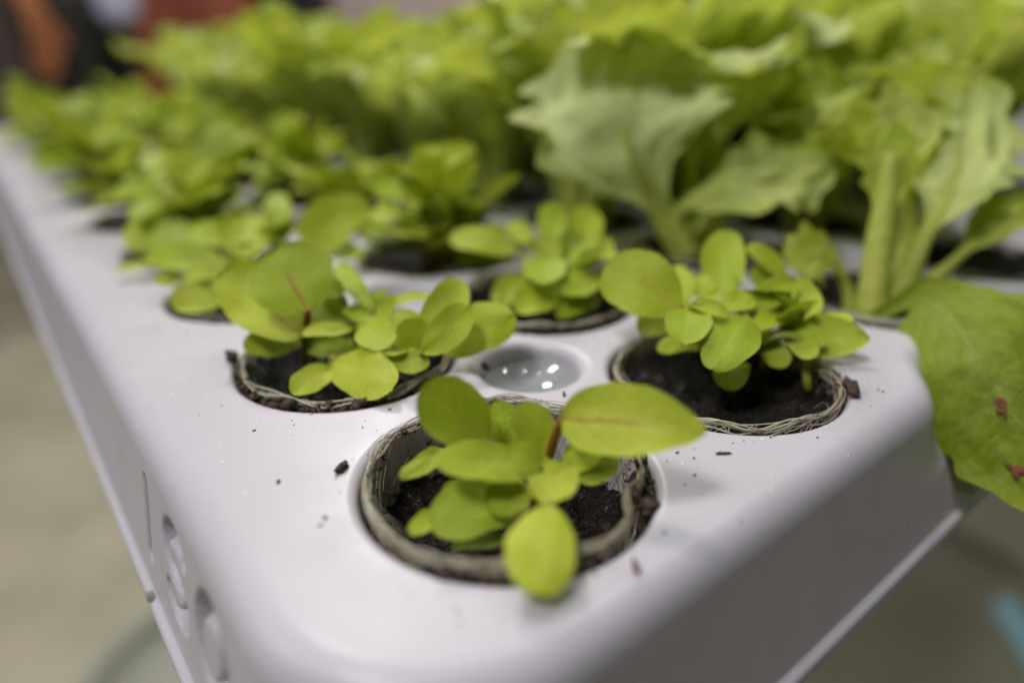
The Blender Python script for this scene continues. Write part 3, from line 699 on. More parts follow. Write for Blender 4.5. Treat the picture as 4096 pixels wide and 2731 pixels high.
plug(0, 0, -.21, .035, 1, 'wide open soil plug in a pale mesh sleeve, in the hole nearest the camera', True, 130, [(math.radians(-58), .22, .055), (math.radians(160), .5, -.006)], 16, 260,
     [(-150, -95, .0, -.10, 70, .020), (-60, -20, .0, -.10, 34, .016)])
plug(0, 1, -.07, .012, 2, 'dark wet soil plug ringed by brown clods, left of the water dimple', True, 110, [(math.radians(200), .5, .02)], 7, 40,
     [(150, 262, .008, -.06, 80, .017)])
plug(1, 0, -.09, .012, 3, 'dark soil plug at the right corner of the front tray, black clod over its rim', True, 120, [(math.radians(-20), .5, .03)], 9, 60,
     [(-70, -30, .0, -.07, 22, .013)])
plug(1, 1, -.05, .03, 4, 'soil plug with a brown fibrous rim just behind the water dimple', True, 150, [], 13, 60, [(-140, -60, .02, -.05, 40, .018)])
plug(0, 2, -.06, .01, 5, 'soil plug, third from the front in the left row along the tray edge', True, 70, [], 5, 20, [(170, 260, 0, -.06, 30, .02)])
plug(2.25, 0, -.06, .03, 6, 'soil plug under the nearest lettuce stems, beside the drooping leaf', True, 90, [], 6, 30, [(-140, -60, .01, -.05, 30, .018)])
plug(3.25, 0, -.06, .02, 7, 'bare dark soil plug with no plant, right of the nearest lettuce stems', True, 70, [], 6, 20)
plug(2.25, 1, -.05, .03, 8, 'soil plug under the large pale lettuce, second in the third row from the left', True, 60, [], 5, 20)

# plugs farther back: one prototype, copied
proto_plug = None
def copy_tree(o, parent=None):
    c = o.copy(); COL.objects.link(c); c.parent = parent
    for ch in o.children: copy_tree(ch, c)
    return c
done = {(0, 0), (0, 1), (1, 0), (1, 1), (0, 2), (2.25, 0), (3.25, 0), (2.25, 1)}
def in_view(x, y, xmax=6):
    ang = math.degrees(math.atan2(y + 1.25, x + .965))
    return 14 < ang < 90 and x < xmax
for cx in (0, 1, 2.25, 3.25):
    for r in ROWS:
        if (cx, r) in done or not in_view(cx, r) or r > (8 if cx < 2 else 3): continue
        lab = 'soil plug, %s from the front in %s' % (ORD[r], ROWNAME[cx])
        if proto_plug is None:
            proto_plug = plug(cx, r, -.05, .02, 11, lab, False, 26, [], 3, 0)
        else:
            c = copy_tree(proto_plug); c.location = W(cx, r, -.05); c.rotation_euler.z = rng.random() * 6.28; c['label'] = lab

# ------------------------------------------------------------------ seedlings
def prof(shape, t):
    if shape == 'o': a, b = .56, .46
    elif shape == 'r': a, b = .50, .50
    else: a, b = .46, .74
    tm = a / (a + b)
    return (t ** a) * ((1 - t) ** b) / ((tm ** a) * ((1 - tm) ** b))

def blade(B, T, hw, nrm, shape, red, archk, cup, dark, seed, nt=18, nu=10):
    B, T, nrm = Vector(B), Vector(T), Vector(nrm)
    a = T - B; L = a.length; a /= L
    nrm = (nrm - a * nrm.dot(a)).normalized(); s = a.cross(nrm)
    R = random.Random(seed); tw = R.uniform(-.25, .25); skew = R.uniform(-.06, .06); sb = R.uniform(-.10, .10)
    o = Vector((seed * .37, seed * .11, 0))
    v = []; uv = []; f = []
    for i in range(nt + 1):
        t = .5 - .5 * math.cos(PI * i / nt)
        t = min(max(t, .0008), .9992)
        w = prof(shape, t) * hw
        c = B + a * (L * t) + nrm * (archk * L * 4 * t * (1 - t)) + s * (sb * L * math.sin(PI * t) * .5)
        for k in range(nu + 1):
            u = 2 * k / nu - 1
            edge = 1 + .10 * noise.noise(Vector((t * 5, math.copysign(2, u), seed * 1.3))) + .035 * noise.noise(Vector((t * 17, math.copysign(2, u), seed * 1.3)))
            z = cup * hw * (u * u - .3) * 1.6 * prof(shape, t) + tw * u * w * (t - .3)
            z += .020 * L * noise.noise(Vector((t * 3.2, u * 1.6, seed))) + .022 * L * abs(u) * math.sin(9 * t + seed)
            z -= .028 * hw * math.exp(-(u / .12) ** 2) * (1 - t)
            v.append((c + s * (w * (u * edge + skew * (1 - u * u))) + nrm * z) * S)
            uv.append((k / nu, t))
    for i in range(nt):
        for k in range(nu):
            q = i * (nu + 1) + k
            f.append((q, q + 1, q + nu + 2, q + nu + 1))
    return v, f, uv

def seedling(spec_nodes, leaves, name, label, group, seed, soil_drop=.07):
    root = empty(name, (0, 0, 0)); tag(root, label, 'seedling', group)
    leaves = [l[:6] + (l[6] * 1.10,) + l[7:] for l in leaves]
    stems = [MB() for _ in spec_nodes]
    R = random.Random(seed)
    for i, nd in enumerate(spec_nodes):
        x, y, z = nd
        for q in range(2 + (i == 0)):
            bx, by = x + R.uniform(-.05, .05), y + R.uniform(-.05, .05)
            pts = crom([(bx, by, -soil_drop), (bx * .5 + x * .5 + R.uniform(-.015, .015), by * .5 + y * .5, z * .5), (x, y, z)], 6)
            stems[i].tube([p * S for p in pts], [.013 * S] * 5 + [.011 * S], 6, True)
    for j, (bx, by, bz, tx, ty, tz, hw, nx, ny, nz, node, sh, red, ar, cu, dk) in enumerate(leaves):
        v, f, uv = blade((bx, by, bz), (tx, ty, tz), hw, (nx, ny, nz), sh, red, ar, cu, dk, seed * 31 + j)
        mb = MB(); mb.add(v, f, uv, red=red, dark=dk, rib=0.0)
        # the leaf stalk runs on under the blade as its midrib
        B = Vector((bx, by, bz)); T = Vector((tx, ty, tz)); n = Vector((nx, ny, nz)); nd = Vector(spec_nodes[node])
        a = (T - B)
        mid = nd.lerp(B, .55) + Vector((0, 0, .01))
        pts = crom([nd, mid, B - n * .004], 7)
        pts += [B + a * t + n * (ar * a.length * 4 * t * (1 - t) - .010 - cu * hw * .5) for t in (.04, .09, .14)]
        r0 = .012 + .03 * hw
        rad = [r0, r0, r0 * .95, r0 * .9, r0 * .85, r0 * .8, r0 * .75, r0 * .5, r0 * .3, r0 * .12]
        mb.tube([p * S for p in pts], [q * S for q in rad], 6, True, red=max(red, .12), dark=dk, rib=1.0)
        mb.build('leaf', M['leaf'], root)
    for st in stems: st.build('stem', M['stem'], root)
    return root

def fillers(nodes, n, seed, rmax=.30):
    R = random.Random(seed); out = []
    for j in range(n):
        k = R.randrange(len(nodes)); x, y, z = nodes[k]
        az = j * 2.4 + R.uniform(-.5, .5); el = R.uniform(-.1, .7); d = Vector((math.cos(az) * math.cos(el), math.sin(az) * math.cos(el), math.sin(el)))
        B = Vector((x, y, z)) + d * R.uniform(.03, .07) + Vector((0, 0, R.uniform(.0, .05))); T = B + d * R.uniform(.16, .26)
        q = math.hypot(T.x, T.y)
        if q > rmax: T.x *= rmax / q; T.y *= rmax / q
        n_ = Vector((-d.x * math.sin(el) + R.uniform(-.3, .3), -d.y * math.sin(el) + R.uniform(-.3, .3), 1))
        out.append((B.x, B.y, B.z, T.x, T.y, T.z, R.uniform(.05, .085), n_.x, n_.y, n_.z, k, 'o', 0, R.uniform(0, .1), R.uniform(-.1, .2), R.choice((0, .1, .25, .4))))
    return out

SG = 'leafy seedlings growing in the front tray'
LAB = {'A': 'seedling nearest the camera, with one large pointed leaf held over its right side',
       'B': 'seedling left of the water dimple, with a round red-veined leaf held upright',
       'C': 'dense seedling clump at the right corner of the front tray',
       'D': 'bright seedling clump just behind the water dimple, with two upright tongue leaves',
       'E': 'seedling behind the red-veined one, with a cupped round leaf and a leaf pointing right'}
for q, key in enumerate('ABCDE'):
    c, nodes, L = SEED[key]
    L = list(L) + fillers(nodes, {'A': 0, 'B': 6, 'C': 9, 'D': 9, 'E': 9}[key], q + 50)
    r = seedling(nodes, L, 'seedling', LAB[key], SG, q + 3)
    r.location = W(*c)

# bent sprout in the right-hand plug
mb = MB()
P = crom([(1.14, .03, .02), (1.22, -.06, .10), (1.28, -.13, .08), (1.255, -.20, -.08)], 14)
mb.tube([(Vector((p.x - 1.0, p.y, p.z + .09))) * S for p in P], [.012 * S + .006 * S * i / 13 for i in range(14)], 7)
o = mb.build('bent_sprout', M['gstem']); o.location = W(1.0, 0, -.09)
tag(o, 'arching green sprout bent down to the soil under the right corner seedling', 'sprout')

def random_seedling(seed, label):
    R = random.Random(seed)
    nodes = []; L = []
    for k in range(4):
        a = R.random() * 6.28; r = R.uniform(.03, .2)
        nodes.append((r * math.cos(a), r * math.sin(a), R.uniform(.04, .10)))
    for j in range(34):
        nd = R.randrange(4); x, y, z = nodes[nd]
        az = j * 2.4 + R.uniform(-.4, .4); el = R.choice((R.uniform(-.1, .35), R.uniform(-.1, .35), R.uniform(.3, .95)))
        d = Vector((math.cos(az) * math.cos(el), math.sin(az) * math.cos(el), math.sin(el)))
        B = Vector((x, y, z)) + d * R.uniform(.03, .16) + Vector((0, 0, R.uniform(.0, .16)))
        T = B + d * R.uniform(.20, .36) - Vector((0, 0, R.uniform(0, .06)))
        n = Vector((-math.cos(az) * math.sin(el), -math.sin(az) * math.sin(el), math.cos(el))) + Vector((R.uniform(-.3, .3), R.uniform(-.3, .3), 0))
        L.append((B.x, B.y, B.z, T.x, T.y, T.z, R.uniform(.075, .135), n.x, n.y, n.z, nd, R.choice('ooor'), R.choice((0, 0, 0, .4)), R.uniform(-.04, .09), R.uniform(-.1, .22), R.choice((0, 0, .0, .15, .3))))
    return seedling(nodes, L, 'seedling', label, SG, seed)

protos = []
sd = {(0, 0), (0, 1), (1, 0), (1, 1), (0, 2)}
k = 0
for r in range(0, 12):
    for cx in (0, 1):
        if (cx, r) in sd or not in_view(cx, r): continue
        lab = 'pale green seedling clump, %s from the front in %s' % (ORD[r], ROWNAME[cx])
        if len(protos) < 4:
            o = random_seedling(100 + 7 * k, lab); protos.append(o)
        else:
            o = copy_tree(protos[k % 4]); o['label'] = lab
            o.rotation_euler.z = rng.random() * 6.28
        sc = 1.0 + rng.uniform(-.06, .08)
        o.scale = (sc, sc, sc * rng.uniform(1.0, 1.25) * (1 + min(.32, .05 * r))); o.location = W(cx, r, -.05)
        k += 1

# ------------------------------------------------------------------ lettuces
def lettuce_leaf(P, hw, nrm, seed, ruf=.10, nt=44, nu=16, teeth=9, pet=.30, ribk=1.0, ribp=1.25, dark=0.0, pale=0.0, tooth=1.0):
    R = random.Random(seed)
    sp = crom(P, nt + 1)
    nrm = Vector(nrm).normalized()
    L = sum((sp[i + 1] - sp[i]).length for i in range(nt))
    v = []; uv = []; f = []
    ph = R.random() * 6.28; o = seed * 1.37
    fr = []
    for i in range(nt + 1):
        t = i / nt
        a = (sp[min(i + 1, nt)] - sp[max(i - 1, 0)]).normalized()
        n = (nrm - a * nrm.dot(a)).normalized(); s = a.cross(n)
        fr.append((a, n, s))
        q = max(0, min(1, (t - pet * .5) / (.62 + .25 * pet - pet * .5))); q = q * q * (3 - 2 * q)
        w = .13 + .87 * q
        if t > .72: w *= math.sqrt(max(0.0, 1 - ((t - .72) / .28) ** 2)) * .97 + .03
        w *= hw
        for k in range(nu + 1):
            u = 2 * k / nu - 1
            au = abs(u)
            side = 1 if u > 0 else 2
            fq = teeth * t + noise.noise(Vector((t * 5, side, o))) * .6
            tri = abs((fq % 1) - .5) * 2
            edge = 1 + q * (au ** 6) * tooth * (.42 * tri - .16 + .22 * noise.noise(Vector((t * 7, side * 3, o))))
            z = q * ruf * (au ** 2.2) * math.sin(t * 15 + ph * side + 1.5 * u) + q * ruf * .45 * noise.noise(Vector((t * 7, u * 3.5, o))) + .10 * hw * (u * u) * (1 - q * .3)
            z += q * .35 * ruf * noise.noise(Vector((t * 16, u * 8, o)))
            v.append((sp[i] + s * (w * u * edge) + n * (z * (hw / .3) ** .5)) * S)
            uv.append((k / nu, t))
    for i in range(nt):
        for k in range(nu):
            q = i * (nu + 1) + k
            f.append((q, q + 1, q + nu + 2, q + nu + 1))
    mb = MB(); mb.add(v, f, uv, red=0.0, dark=dark, rib=0.0, pale=pale)
    r0 = (.030 + .10 * hw) * ribk
    idx = range(0, int(nt * .86), 2)
    mb.tube([(sp[i] - fr[i][1] * (r0 * .35 * (1 - i / nt))) * S for i in idx], [max(.003, r0 * (1 - i / nt) ** ribp) * S for i in idx], 8, True, red=0.0, dark=dark, rib=1.0, pale=pale)
    return mb

LG = 'tall lettuces behind the seedlings'
LL = {'L': 'pale lettuce with one broad toothed leaf standing up, right behind the dimple seedlings',
      'H': 'nearest lettuce, with thick upright stems and one speckled leaf drooping over the tray edge'}
for key in 'LH':
    c, leaves = LETT[key]
    root = empty('lettuce', W(*c)); tag(root, LL[key], 'lettuce', LG)
    for j, (P, hw, nrm) in enumerate(leaves):
        droop = key == 'H' and j == 3
        ruf = .11 if not droop else .04
        if key == 'H' and j == 0: ruf = .05
        if key == 'H' and j == 2: ruf = .015
        lf = lettuce_leaf(P, hw * (.8 if (key == 'H' and j == 0) else .98 if droop else 1.0), nrm, 40 + 7 * j + (100 if key == 'H' else 0), ruf, 56 if not droop else 90, 22 if not droop else 40, 9 if not droop else 11, .75 if not droop else .24,
            1.7 if (key == 'H' and j == 0) else 1.25 if (key == 'H' and j == 1) else .08 if droop else 1.0, .35 if (key == 'H' and j == 0) else 1.25, .75 if droop else 0.0, {('L', 0): .9, ('L', 2): .6, ('H', 1): .6, ('L', 1): .35}.get((key, j), 0.0), .45 if droop else 1.0).build('leaf', M['lettuce'], root)
        if droop: lf['label'] = 'speckled leaf drooping over the tray edge'

def random_lettuce(seed, label, n=10, hmin=.9, hmax=1.5):
    R = random.Random(seed)
    root = empty('lettuce', (0, 0, 0)); tag(root, label, 'lettuce', LG)
    for j in range(n):
        az = j * 2.4 + R.uniform(-.3, .3); ln = R.uniform(hmin, hmax)
        lean = .20 + .55 * (j / n) + R.uniform(-.1, .1)
        d = Vector((math.cos(az), math.sin(az), 0)); up = Vector((0, 0, 1))
        P = [d * .05 + up * -.02, d * (.05 + .22 * ln * lean) + up * (.36 * ln), d * (.05 + .60 * ln * lean) + up * (.70 * ln), d * (.05 + 1.15 * ln * lean) + up * (.98 * ln - .25 * ln * lean)]
        nrm = -d * .8 + up * .6
        lettuce_leaf(P, R.uniform(.20, .36), nrm, seed * 11 + j, R.uniform(.08, .16), 36, 14, R.randint(6, 9), .5, pale=R.choice((0, .2, .4, .6, .9))).build('leaf', M['lettuce'], root)
    return root

lp = []; k = 0
for r in range(0, 12):
    for cx in (2.25, 3.25, 4.56, 5.56):
        if (cx, r) in ((2.25, 0), (2.25, 1), (3.25, 0)) or not in_view(cx, r, 6): continue
        lab = 'bright green lettuce, %s from the front in %s' % (ORD[r], ROWNAME[cx])
        if len(lp) < 5:
            o = random_lettuce(300 + 13 * k, lab, 12); lp.append(o)
        else:
            o = copy_tree(lp[k % 5]); o['label'] = lab; o.rotation_euler.z = rng.random() * 6.28
        sc = rng.uniform(.85, 1.1) * (1 + .05 * min(r, 6)) * (1.0 if cx < 4 else 1.2)
        if cx < 3 and r < 4: sc *= .96
        if cx < 4 and r > 3: sc *= .92 if r < 6 else .82
        if cx > 4 and r > 5: sc *= .66
        o.scale = (sc, sc, sc); o.location = W(cx, r, -.05)
        k += 1

# ------------------------------------------------------------------ water in the dimple, crumbs
mb = MB()
nn = 40
vv = [(0, 0, 0)]; ff = []
for j in range(1, 9):
    r = .176 * j / 8
    for q in range(nn):
        a = 2 * PI * q / nn
        vv.append((r * math.cos(a) * S, r * math.sin(a) * S, (1.6 * r * r) * S))
for q in range(nn): ff.append((0, 1 + q, 1 + (q + 1) % nn))
for j in range(7):
    for q in range(nn):
        ff.append((1 + j * nn + q, 1 + (j + 1) * nn + q, 1 + (j + 1) * nn + (q + 1) % nn, 1 + j * nn + (q + 1) % nn))
o = mesh_obj('water_puddle', vv, ff, M['water'], loc=W(.5, .5, -.115))
tag(o, 'small puddle of clear water in the round dimple between the front seedlings', 'water')

CR = [(-.354, .311, .020, (1.9, .8, .8), .4, 'brown soil crumb at the left rim of the front hole'),
      (-.515, .37, .008, (1.6, .8, .7), .9, 'tiny dark crumb on bare white plastic left of the front hole'),
      (.549, -.321, .013, (2.2, .55, .5), -.6, 'small brown splinter on white plastic under the pointed leaf tip'),
      (.0, -.478, .015, (2.0, .7, .6), 1.0, 'blurred curled brown crumb near the front edge of the tray'),
      (-.479, .142, .007, (1.2, .9, .7), 0, 'tiny grey crumb on white plastic, lower left of the front hole'),
      (.345, .575, .020, (.9, 1.2, 1.0), .3, 'dark triangular crumb on the left lip of the water dimple'),
      (1.215, -.365, .030, (2.7, 1.05, .75), .75, 'black soil clod lying across the right rim of the corner hole'),
      (1.30, -.22, .012, (1.3, .9, .6), .2, 'small dark crumb on white plastic right of the corner hole'),
      (-.36, 1.24, .030, (.8, 1.3, 1.3), .3, 'black clod standing at the left rim of the second hole'),
      (.433, .238, .009, (1.6, .7, 1.4), .8, 'brown flake standing on the back rim of the front hole'),
      (.40, -.335, .006, (1.3, .8, .6), .2, 'pin-sized brown crumb beside the splinter under the pointed leaf')]
for i, (x, y, r, (sx, sy, sz), rz, lab) in enumerate(CR):
    v, f = crumb_geo(r * S * .75, 3.3 * i + 1, sx, sy, sz)
    o = mesh_obj('soil_crumb', v, f, M['clod'] if r > .018 else M['bark'], loc=W(x, y, r * sz * .55))
    o.rotation_euler = (0, 0, rz); tag(o, lab, 'soil crumb', 'soil crumbs scattered on the white tray')

for i, (p, nv, rr_, lab) in enumerate([((.0865, -.034, .6948), (-.88, -.05, .48), .0011, 'reddish brown flake stuck on the middle of the drooping speckled leaf'),
                                 ((.0831, -.0398, .6853), (-.70, -.30, .60), .0012, 'reddish brown flake low on the drooping speckled leaf, near its tip')]):
    n_ = Vector(nv).normalized(); mb = MB(); R_ = random.Random(i + 2)
    t1 = n_.orthogonal().normalized(); t2 = n_.cross(t1)
    for q in range(6):
        c_ = t1 * R_.gauss(0, rr_ * .8) + t2 * R_.gauss(0, rr_ * .55)
        v, f = crumb_geo(rr_ * R_.uniform(.25, .6), R_.random() * 40, 1.5, .8, .2)
        mb.add([c_ + t1 * w_[0] + t2 * w_[1] + n_ * w_[2] for w_ in v], f)
    o = mb.build('soil_flake', M['rustbit'], loc=Vector(p) + n_ * .0004); tag(o, lab, 'soil flake')
R_ = random.Random(5); mb = MB()
HOLES = [(0, 0), (0, 1), (1, 0), (1, 1), (0, 2)]
for k in range(260):
    hx, hy = R_.choice(HOLES); a = R_.random() * 6.28; d = HR + .02 + abs(R_.gauss(0, .09)) 
    x, y = hx + d * math.cos(a), hy + d * math.sin(a)
    if any(math.hypot(x - q, y - w_) < HR + .02 for q, w_ in HOLES) or math.hypot(x - .5, y - .5) < .26 or x < -.64 or y < -.46 or x > 1.45: continue
    rr_ = R_.choice((.0010, .0012, .0015, .002, .0034))
    v, f = crumb_geo(rr_, R_.random() * 60, R_.uniform(.7, 2.2), R_.uniform(.6, 1.2), .7)
    mb.add([((x + q[0]) * S, (y + q[1]) * S, (q[2] + rr_ * .5) * S) for q in v], f)
o = mb.build('soil_dust', M['bark'], loc=(0, 0, Z0)); tag(o, 'fine brown soil dust strewn round the front tray holes', 'soil dust', kind='stuff')

# ------------------------------------------------------------------ stand, floor, room
fl = mesh_obj('floor', [(-9, -9, 0), (9, -9, 0), (9, 9, 0), (-9, 9, 0)], [(0, 1, 2, 3)], M['floor'], smooth=False); fl['kind'] = 'structure'
root = empty('table', (0, 0, 0)); tag(root, 'unseen low grey table carrying the white planting trays, widened to shade the floor', 'table')
mb = MB(); mb.box((.585, .30, Z0 - .064 * 1 * .5 - .012), (1.19, .59, .022))
DECK_T = Z0 - .622 * S
mb = MB(); mb.box((.585, .30, DECK_T - .0115), (1.19, .58, .022)); mb.build('shading_table_top', M['deck'], root, False)  # unseen top, stretched well past the trays to keep the floor dark
for x in (.10, 1.10):
    for y in (.06, .54):
        mb = MB(); h = DECK_T - .0225; mb.tube([(x, y, 0), (x, y, h)], .014, 12); mb.build('leg', M['metal'], root)

mb = MB()
d = Vector((-.082, -.070, 0)).normalized()
p0 = Vector((.948, .075, .019))
mb.tube([p0 + d * q for q in (0, .004, .012, .6)], [.008, .014, .019, .019], 14)
o = mb.build('plastic_pipe', M['blue']); tag(o, 'pale blue plastic pipe lying on the floor under the table, bottom right', 'pipe')

mb = MB()
pr = [(.0, .0), (.17, .0), (.185, .01), (.195, .055), (.20, .06), (.20, .068), (.19, .07), (.182, .05), (.17, .03), (0, .03)]
nn = 40; vv = []; ff = []
for (r, z) in pr:
    for q in range(nn): vv.append((max(r, .001) * math.cos(2 * PI * q / nn), max(r, .001) * math.sin(2 * PI * q / nn), z))
for j in range(len(pr) - 1):
    for q in range(nn): ff.append((j * nn + q, j * nn + (q + 1) % nn, (j + 1) * nn + (q + 1) % nn, (j + 1) * nn + q))
o = mesh_obj('drip_tray', vv, ff, M['pale'], loc=(.055, .585, 0)); tag(o, 'round pale grey dish on the floor beneath the left side of the tray', 'dish')

# back wall
F2 = Vector((.6187, .7857, 0)); R2 = Vector((.7857, -.6187, 0))
def room(d, r, z): 
    p = Vector((-.048, -.063, 0)) + F2 * d + R2 * r; return Vector((p.x, p.y, z))
yaw = math.atan2(R2.y, R2.x)
mb = MB(); mb.box((0, 0, 1.6), (14, .1, 3.2)); o = mb.build('back_wall', M['wall'], smooth=False); o.location = room(7.2, 0, 0); o.rotation_euler.z = yaw
tag(o, 'blurred pinkish grey wall far behind the trays', 'wall')
# rust coloured seat
root = empty('armchair', room(3.0, -1.42, 0), yaw); tag(root, 'blurred rust red padded seat behind the far end of the tray', 'seat')
def soft(name, c, d, m, bev=.05):
    bm = bmesh.new(); bmesh.ops.create_cube(bm, size=1)
    for v in bm.verts: v.co = Vector((c[0] + v.co.x * d[0], c[1] + v.co.y * d[1], c[2] + v.co.z * d[2]))
    bmesh.ops.bevel(bm, geom=list(bm.edges), offset=bev, segments=4, affect='EDGES', profile=.6)
    me = bpy.data.meshes.new(name); 
    for f in bm.faces: f.smooth = True
    bm.to_mesh(me); bm.free(); me.materials.append(m)
    o = bpy.data.objects.new(name, me); COL.objects.link(o); o.parent = root; return o
soft('seat_cushion', (0, 0, .42), (.56, .56, .16), M['rust'])
soft('backrest', (0, .30, .75), (.62, .14, .62), M['rust'])
for s in (-1, 1): soft('armrest', (s * .33, 0, .50), (.10, .60, .34), M['rust'], .04)
for sx in (-1, 1):
    for sy in (-1, 1):
        mb = MB(); mb.tube([(sx * .28, sy * .24, 0), (sx * .28, sy * .24, .36)], .022, 10); mb.build('leg', M['black'], root)
# dark cabinet
root = empty('cabinet', room(3.6, -1.03, 0), yaw); tag(root, 'blurred black cabinet right of the rust red seat', 'cabinet')
soft('body', (0, 0, .52), (.30, .35, 1.0), M['black'], .01)
mb = MB(); mb.box((0, -.18, .55), (.26, .012, .86)); mb.build('door', M['black'], root, False)
mb = MB(); mb.tube([(.09, -.19, .5), (.09, -.205, .5), (.09, -.205, .62), (.09, -.19, .62)], .006, 8); mb.build('handle', M['metal'], root)

# ------------------------------------------------------------------ person at the far end of the tray
def skin_obj(name, chains, mat, parent, lv=2, rootv=0):
    """chains: list of vertex lists [(co, r), ...]; a vertex may be an int index of an earlier vertex"""
    bm = bmesh.new(); lay = bm.verts.layers.skin.verify(); vs = []
    for ch in chains:
        prev = None
        for it in ch:
            if isinstance(it, int): v = vs[it]
            else:
                co, r = it; v = bm.verts.new(co); vs.append(v)
                v[lay].radius = r if isinstance(r, tuple) else (r, r)
            if prev is not None: bm.edges.new((prev, v))
            prev = v
    bm.verts.ensure_lookup_table(); bm.verts[rootv][lay].use_root = True
    me = bpy.data.meshes.new(name); bm.to_mesh(me); bm.free(); me.materials.append(mat)
    o = bpy.data.objects.new(name, me); COL.objects.link(o); o.parent = parent
    sm = o.modifiers.new('Skin', 'SKIN'); sm.use_smooth_shade = True
    ss = o.modifiers.new('Subdivision', 'SUBSURF'); ss.levels = lv; ss.render_levels = lv
    return o
arm = Vector((.228, 2.255, 0)) - Vector((.7857, -.6187, 0)) * .075; toward = Vector((-.6187, -.7857, 0))
pr_ = arm - toward * .235
person = empty('person', (pr_.x, pr_.y, 0), yaw)
tag(person, 'blurred person in dark trousers standing beyond the tray, one bare arm hanging down', 'person')
# local frame: +x facing, -y is the side nearest the camera
body = [
    [((0, 0, .93), (.12, .15)), ((0, 0, 1.08), (.10, .14)), ((0, 0, 1.26), (.115, .165)), ((-.01, 0, 1.40), (.07, .11)), ((-.005, 0, 1.47), .055), ((.01, 0, 1.545), (.085, .072)), ((.02, 0, 1.63), (.098, .078)), ((.005, 0, 1.70), (.07, .06))],
]
idx = 8
for s in (-1, 1):
    y = lambda q: s * q
    body.append([2, ((-.005, y(.185), 1.37), .058), ((-.02, y(.225), 1.12), .044), ((.02, y(.235), .90), .029), ((.03, y(.235), .845), (.035, .020)), ((.035, y(.235), .79), (.040, .018))])
    hb = idx + 4
    idx += 5
    for (dx, ln, r) in ((.030, .075, .0085), (.010, .088, .0090), (-.010, .080, .0088), (-.028, .062, .0075)):
        body.append([hb, ((.035 + dx, y(.237), .755), r), ((.038 + dx, y(.240), .755 - ln * .5), r), ((.030 + dx, y(.243), .755 - ln), r * .8)])
        idx += 3
    body.append([hb - 1, ((.070, y(.228), .80), .011), ((.085, y(.226), .765), .009), ((.088, y(.226), .74), .0075)])
    idx += 3
for s in (-1, 1):
    body.append([0, ((0, s * .095, .86), .085), ((.01, s * .10, .50), .055), ((-.01, s * .10, .10), .038), ((.05, s * .10, .04), .035), ((.15, s * .105, .03), .028)])
skin_obj('body', body, M['skin'], person, 2)
skin_obj('trousers', [[((0, 0, .97), (.150, .165)), ((0, 0, .90), (.155, .165))], [1, ((0, .10, .80), .118), ((.01, .105, .50), .088), ((-.005, .105, .12), .075)], [1, ((0, -.10, .80), .118), ((.01, -.105, .50), .088), ((-.005, -.105, .12), .075)]], M['cloth_dark'], person, 2)
skin_obj('shirt', [[((0, 0, .95), (.155, .172)), ((0, 0, 1.10), (.135, .17)), ((0, 0, 1.27), (.138, .185)), ((-.01, 0, 1.40), (.085, .12))], [2, ((-.005, .19, 1.37), .078), ((-.015, .215, 1.22), .066)], [2, ((-.005, -.19, 1.37), .078), ((-.015, -.215, 1.22), .066)]], M['shirt'], person, 2)
skin_obj('shirt_tail', [[((.155, -.06, .98), (.035, .07)), ((.168, -.06, .88), (.045, .075)), ((.165, -.06, .80), (.04, .07))]], M['shirt'], person, 2)
skin_obj('hair', [[((-.03, 0, 1.72), (.085, .080)), ((-.055, 0, 1.66), (.075, .078)), ((-.06, 0, 1.60), (.05, .06))]], M['hair'], person, 2)
skin_obj('nose', [[((.105, 0, 1.635), .012), ((.125, 0, 1.605), .014)]], M['skin'], person, 1)
for s in (-1, 1):
    skin_obj('eye', [[((.100, s * .032, 1.645), .010), ((.106, s * .032, 1.645), .009)]], M['hair'], person, 1)
    skin_obj('ear', [[((.0, s * .082, 1.65), (.018, .008)), ((.0, s * .086, 1.61), (.014, .007))]], M['skin'], person, 1)
    skin_obj('shoe', [[((-.06, s * .105, .04), .045), ((.06, s * .105, .04), .046), ((.17, s * .11, .03), .036)]], M['shoe'], person, 2)

# ------------------------------------------------------------------ light
w = bpy.data.worlds.new('World'); scene.world = w; w.use_nodes = True
bg = w.node_tree.nodes['Background']; bg.inputs[0].default_value = (.86, .93, 1.0, 1); bg.inputs[1].default_value = .018

def area(name, loc, target, size, power, col):
    L = bpy.data.lights.new(name, 'AREA'); L.energy = power; L.color = col; L.shape = 'DISK'; L.size = size
    o = bpy.data.objects.new(name, L); COL.objects.link(o); o.location = loc
    o.rotation_euler = (Vector(target) - Vector(loc)).to_track_quat('-Z', 'Y').to_euler(); return o
ctr = Vector((.03, .03, Z0))
area('ceiling_lamp_main', ctr + Vector((.0, .536, .844)) * 2.5, ctr, .26, 10, (1.0, .98, .96))
area('ceiling_lamp_left', ctr + Vector((-2.2, 1.3, 1.6)), ctr, .8, 13, (.88, .95, 1.0))
area('ceiling_lamp_back', ctr + Vector((1.2, 2.6, 2.2)), ctr + Vector((.2, .4, 0)), .35, 28, (1.0, .96, .90))
area('overhead_fill', ctr + Vector((.35, 1.05, 2.1)), ctr + Vector((.1, .25, 0)), 1.9, 12, (.97, .98, 1.0))  # added soft overhead fill that brightens the lettuce canopy
area('front_fill', ctr + Vector((-1.3, -.12, 2.25)), ctr + Vector((.1, .1, 0)), .6, 37, (1.0, .98, .98))  # added fill that brightens the leaf sides facing the camera
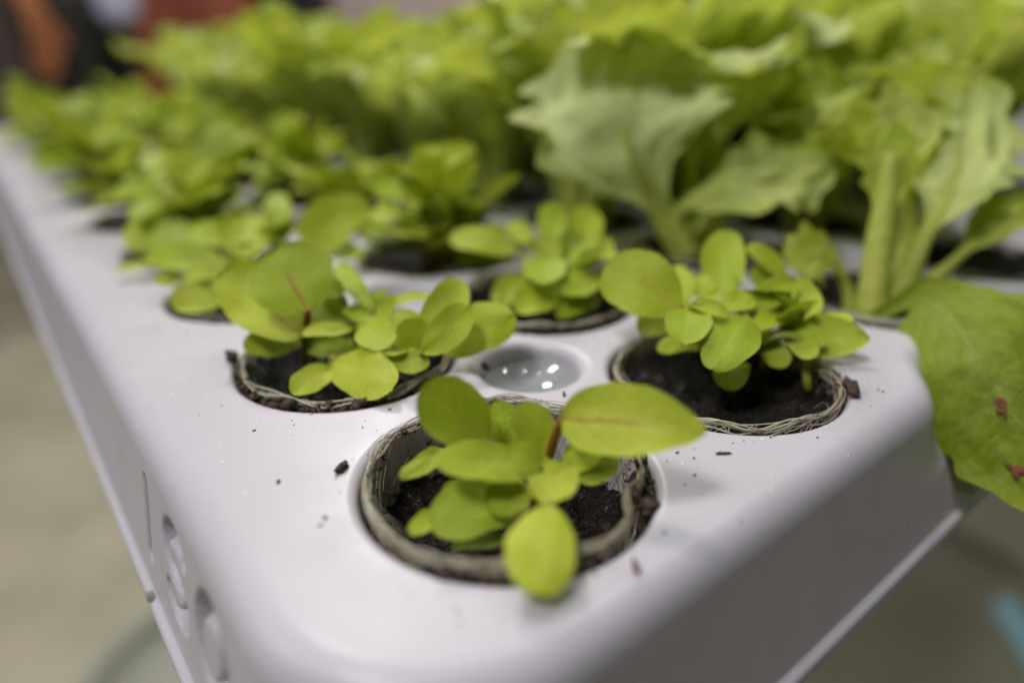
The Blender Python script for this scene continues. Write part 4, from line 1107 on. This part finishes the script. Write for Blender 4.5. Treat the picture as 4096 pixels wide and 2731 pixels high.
area('wall_fill', room(5.6, -.6, 3.0), room(7.2, -.6, 1.0), .8, 55, (1, .93, .9))  # unseen light added only to brighten the back wall
LAMPS = [((.566, .115, .816), 1.0, (.95, 1, 1)), ((.300, .226, .927), .45, (1, .93, .75)), ((.167, .419, .892), .35, (1, .95, .9)),
         ((.010, .508, .862), .8, (1, .62, .45)), ((.701, .116, .704), .2, (1, 1, 1)), ((.052, .481, .875), .35, (1, .85, .55))]
wp = W(.56, .56, -.085)
for i, (d, k_, col) in enumerate(LAMPS):
    L = bpy.data.lights.new('far_lamp', 'POINT'); L.energy = 22 * k_; L.color = col; L.shadow_soft_size = .026 + .012 * k_
    o = bpy.data.objects.new('far_lamp', L); COL.objects.link(o); o.location = wp + Vector(d) * 2.6

# ------------------------------------------------------------------ camera
cam = bpy.data.cameras.new('Camera'); co = bpy.data.objects.new('Camera', cam); COL.objects.link(co)
yw, pt, rl = math.radians(51.76678662), math.radians(23.9838777), math.radians(-.5901977)
Fv = Vector((math.cos(yw) * math.cos(pt), math.sin(yw) * math.cos(pt), -math.sin(pt)))
Rv = Fv.cross(Vector((0, 0, 1))).normalized(); Uv = Rv.cross(Fv)
Rr = Rv * math.cos(rl) + Uv * math.sin(rl); Ur = Uv * math.cos(rl) - Rv * math.sin(rl)
co.matrix_world = Matrix(((Rr.x, Ur.x, -Fv.x, 0), (Rr.y, Ur.y, -Fv.y, 0), (Rr.z, Ur.z, -Fv.z, 0), (0, 0, 0, 1)))
co.location = W(-.964604264, -1.25152639, 1.10943786)
cam.sensor_width = 36; cam.lens = 2699.53586 / 4096 * 36
cam.clip_start = .005; cam.clip_end = 50
cam.dof.use_dof = True; cam.dof.focus_distance = 2.08 * S; cam.dof.aperture_fstop = 4.9
scene.camera = co

scene.render.engine = 'CYCLES'
scene.cycles.use_denoising = True
scene.cycles.max_bounces = 8; scene.cycles.transparent_max_bounces = 8
scene.cycles.sample_clamp_indirect = 4.0
scene.view_settings.view_transform = 'Standard'; scene.view_settings.look = 'None'
scene.view_settings.exposure = 0; scene.view_settings.gamma = 1
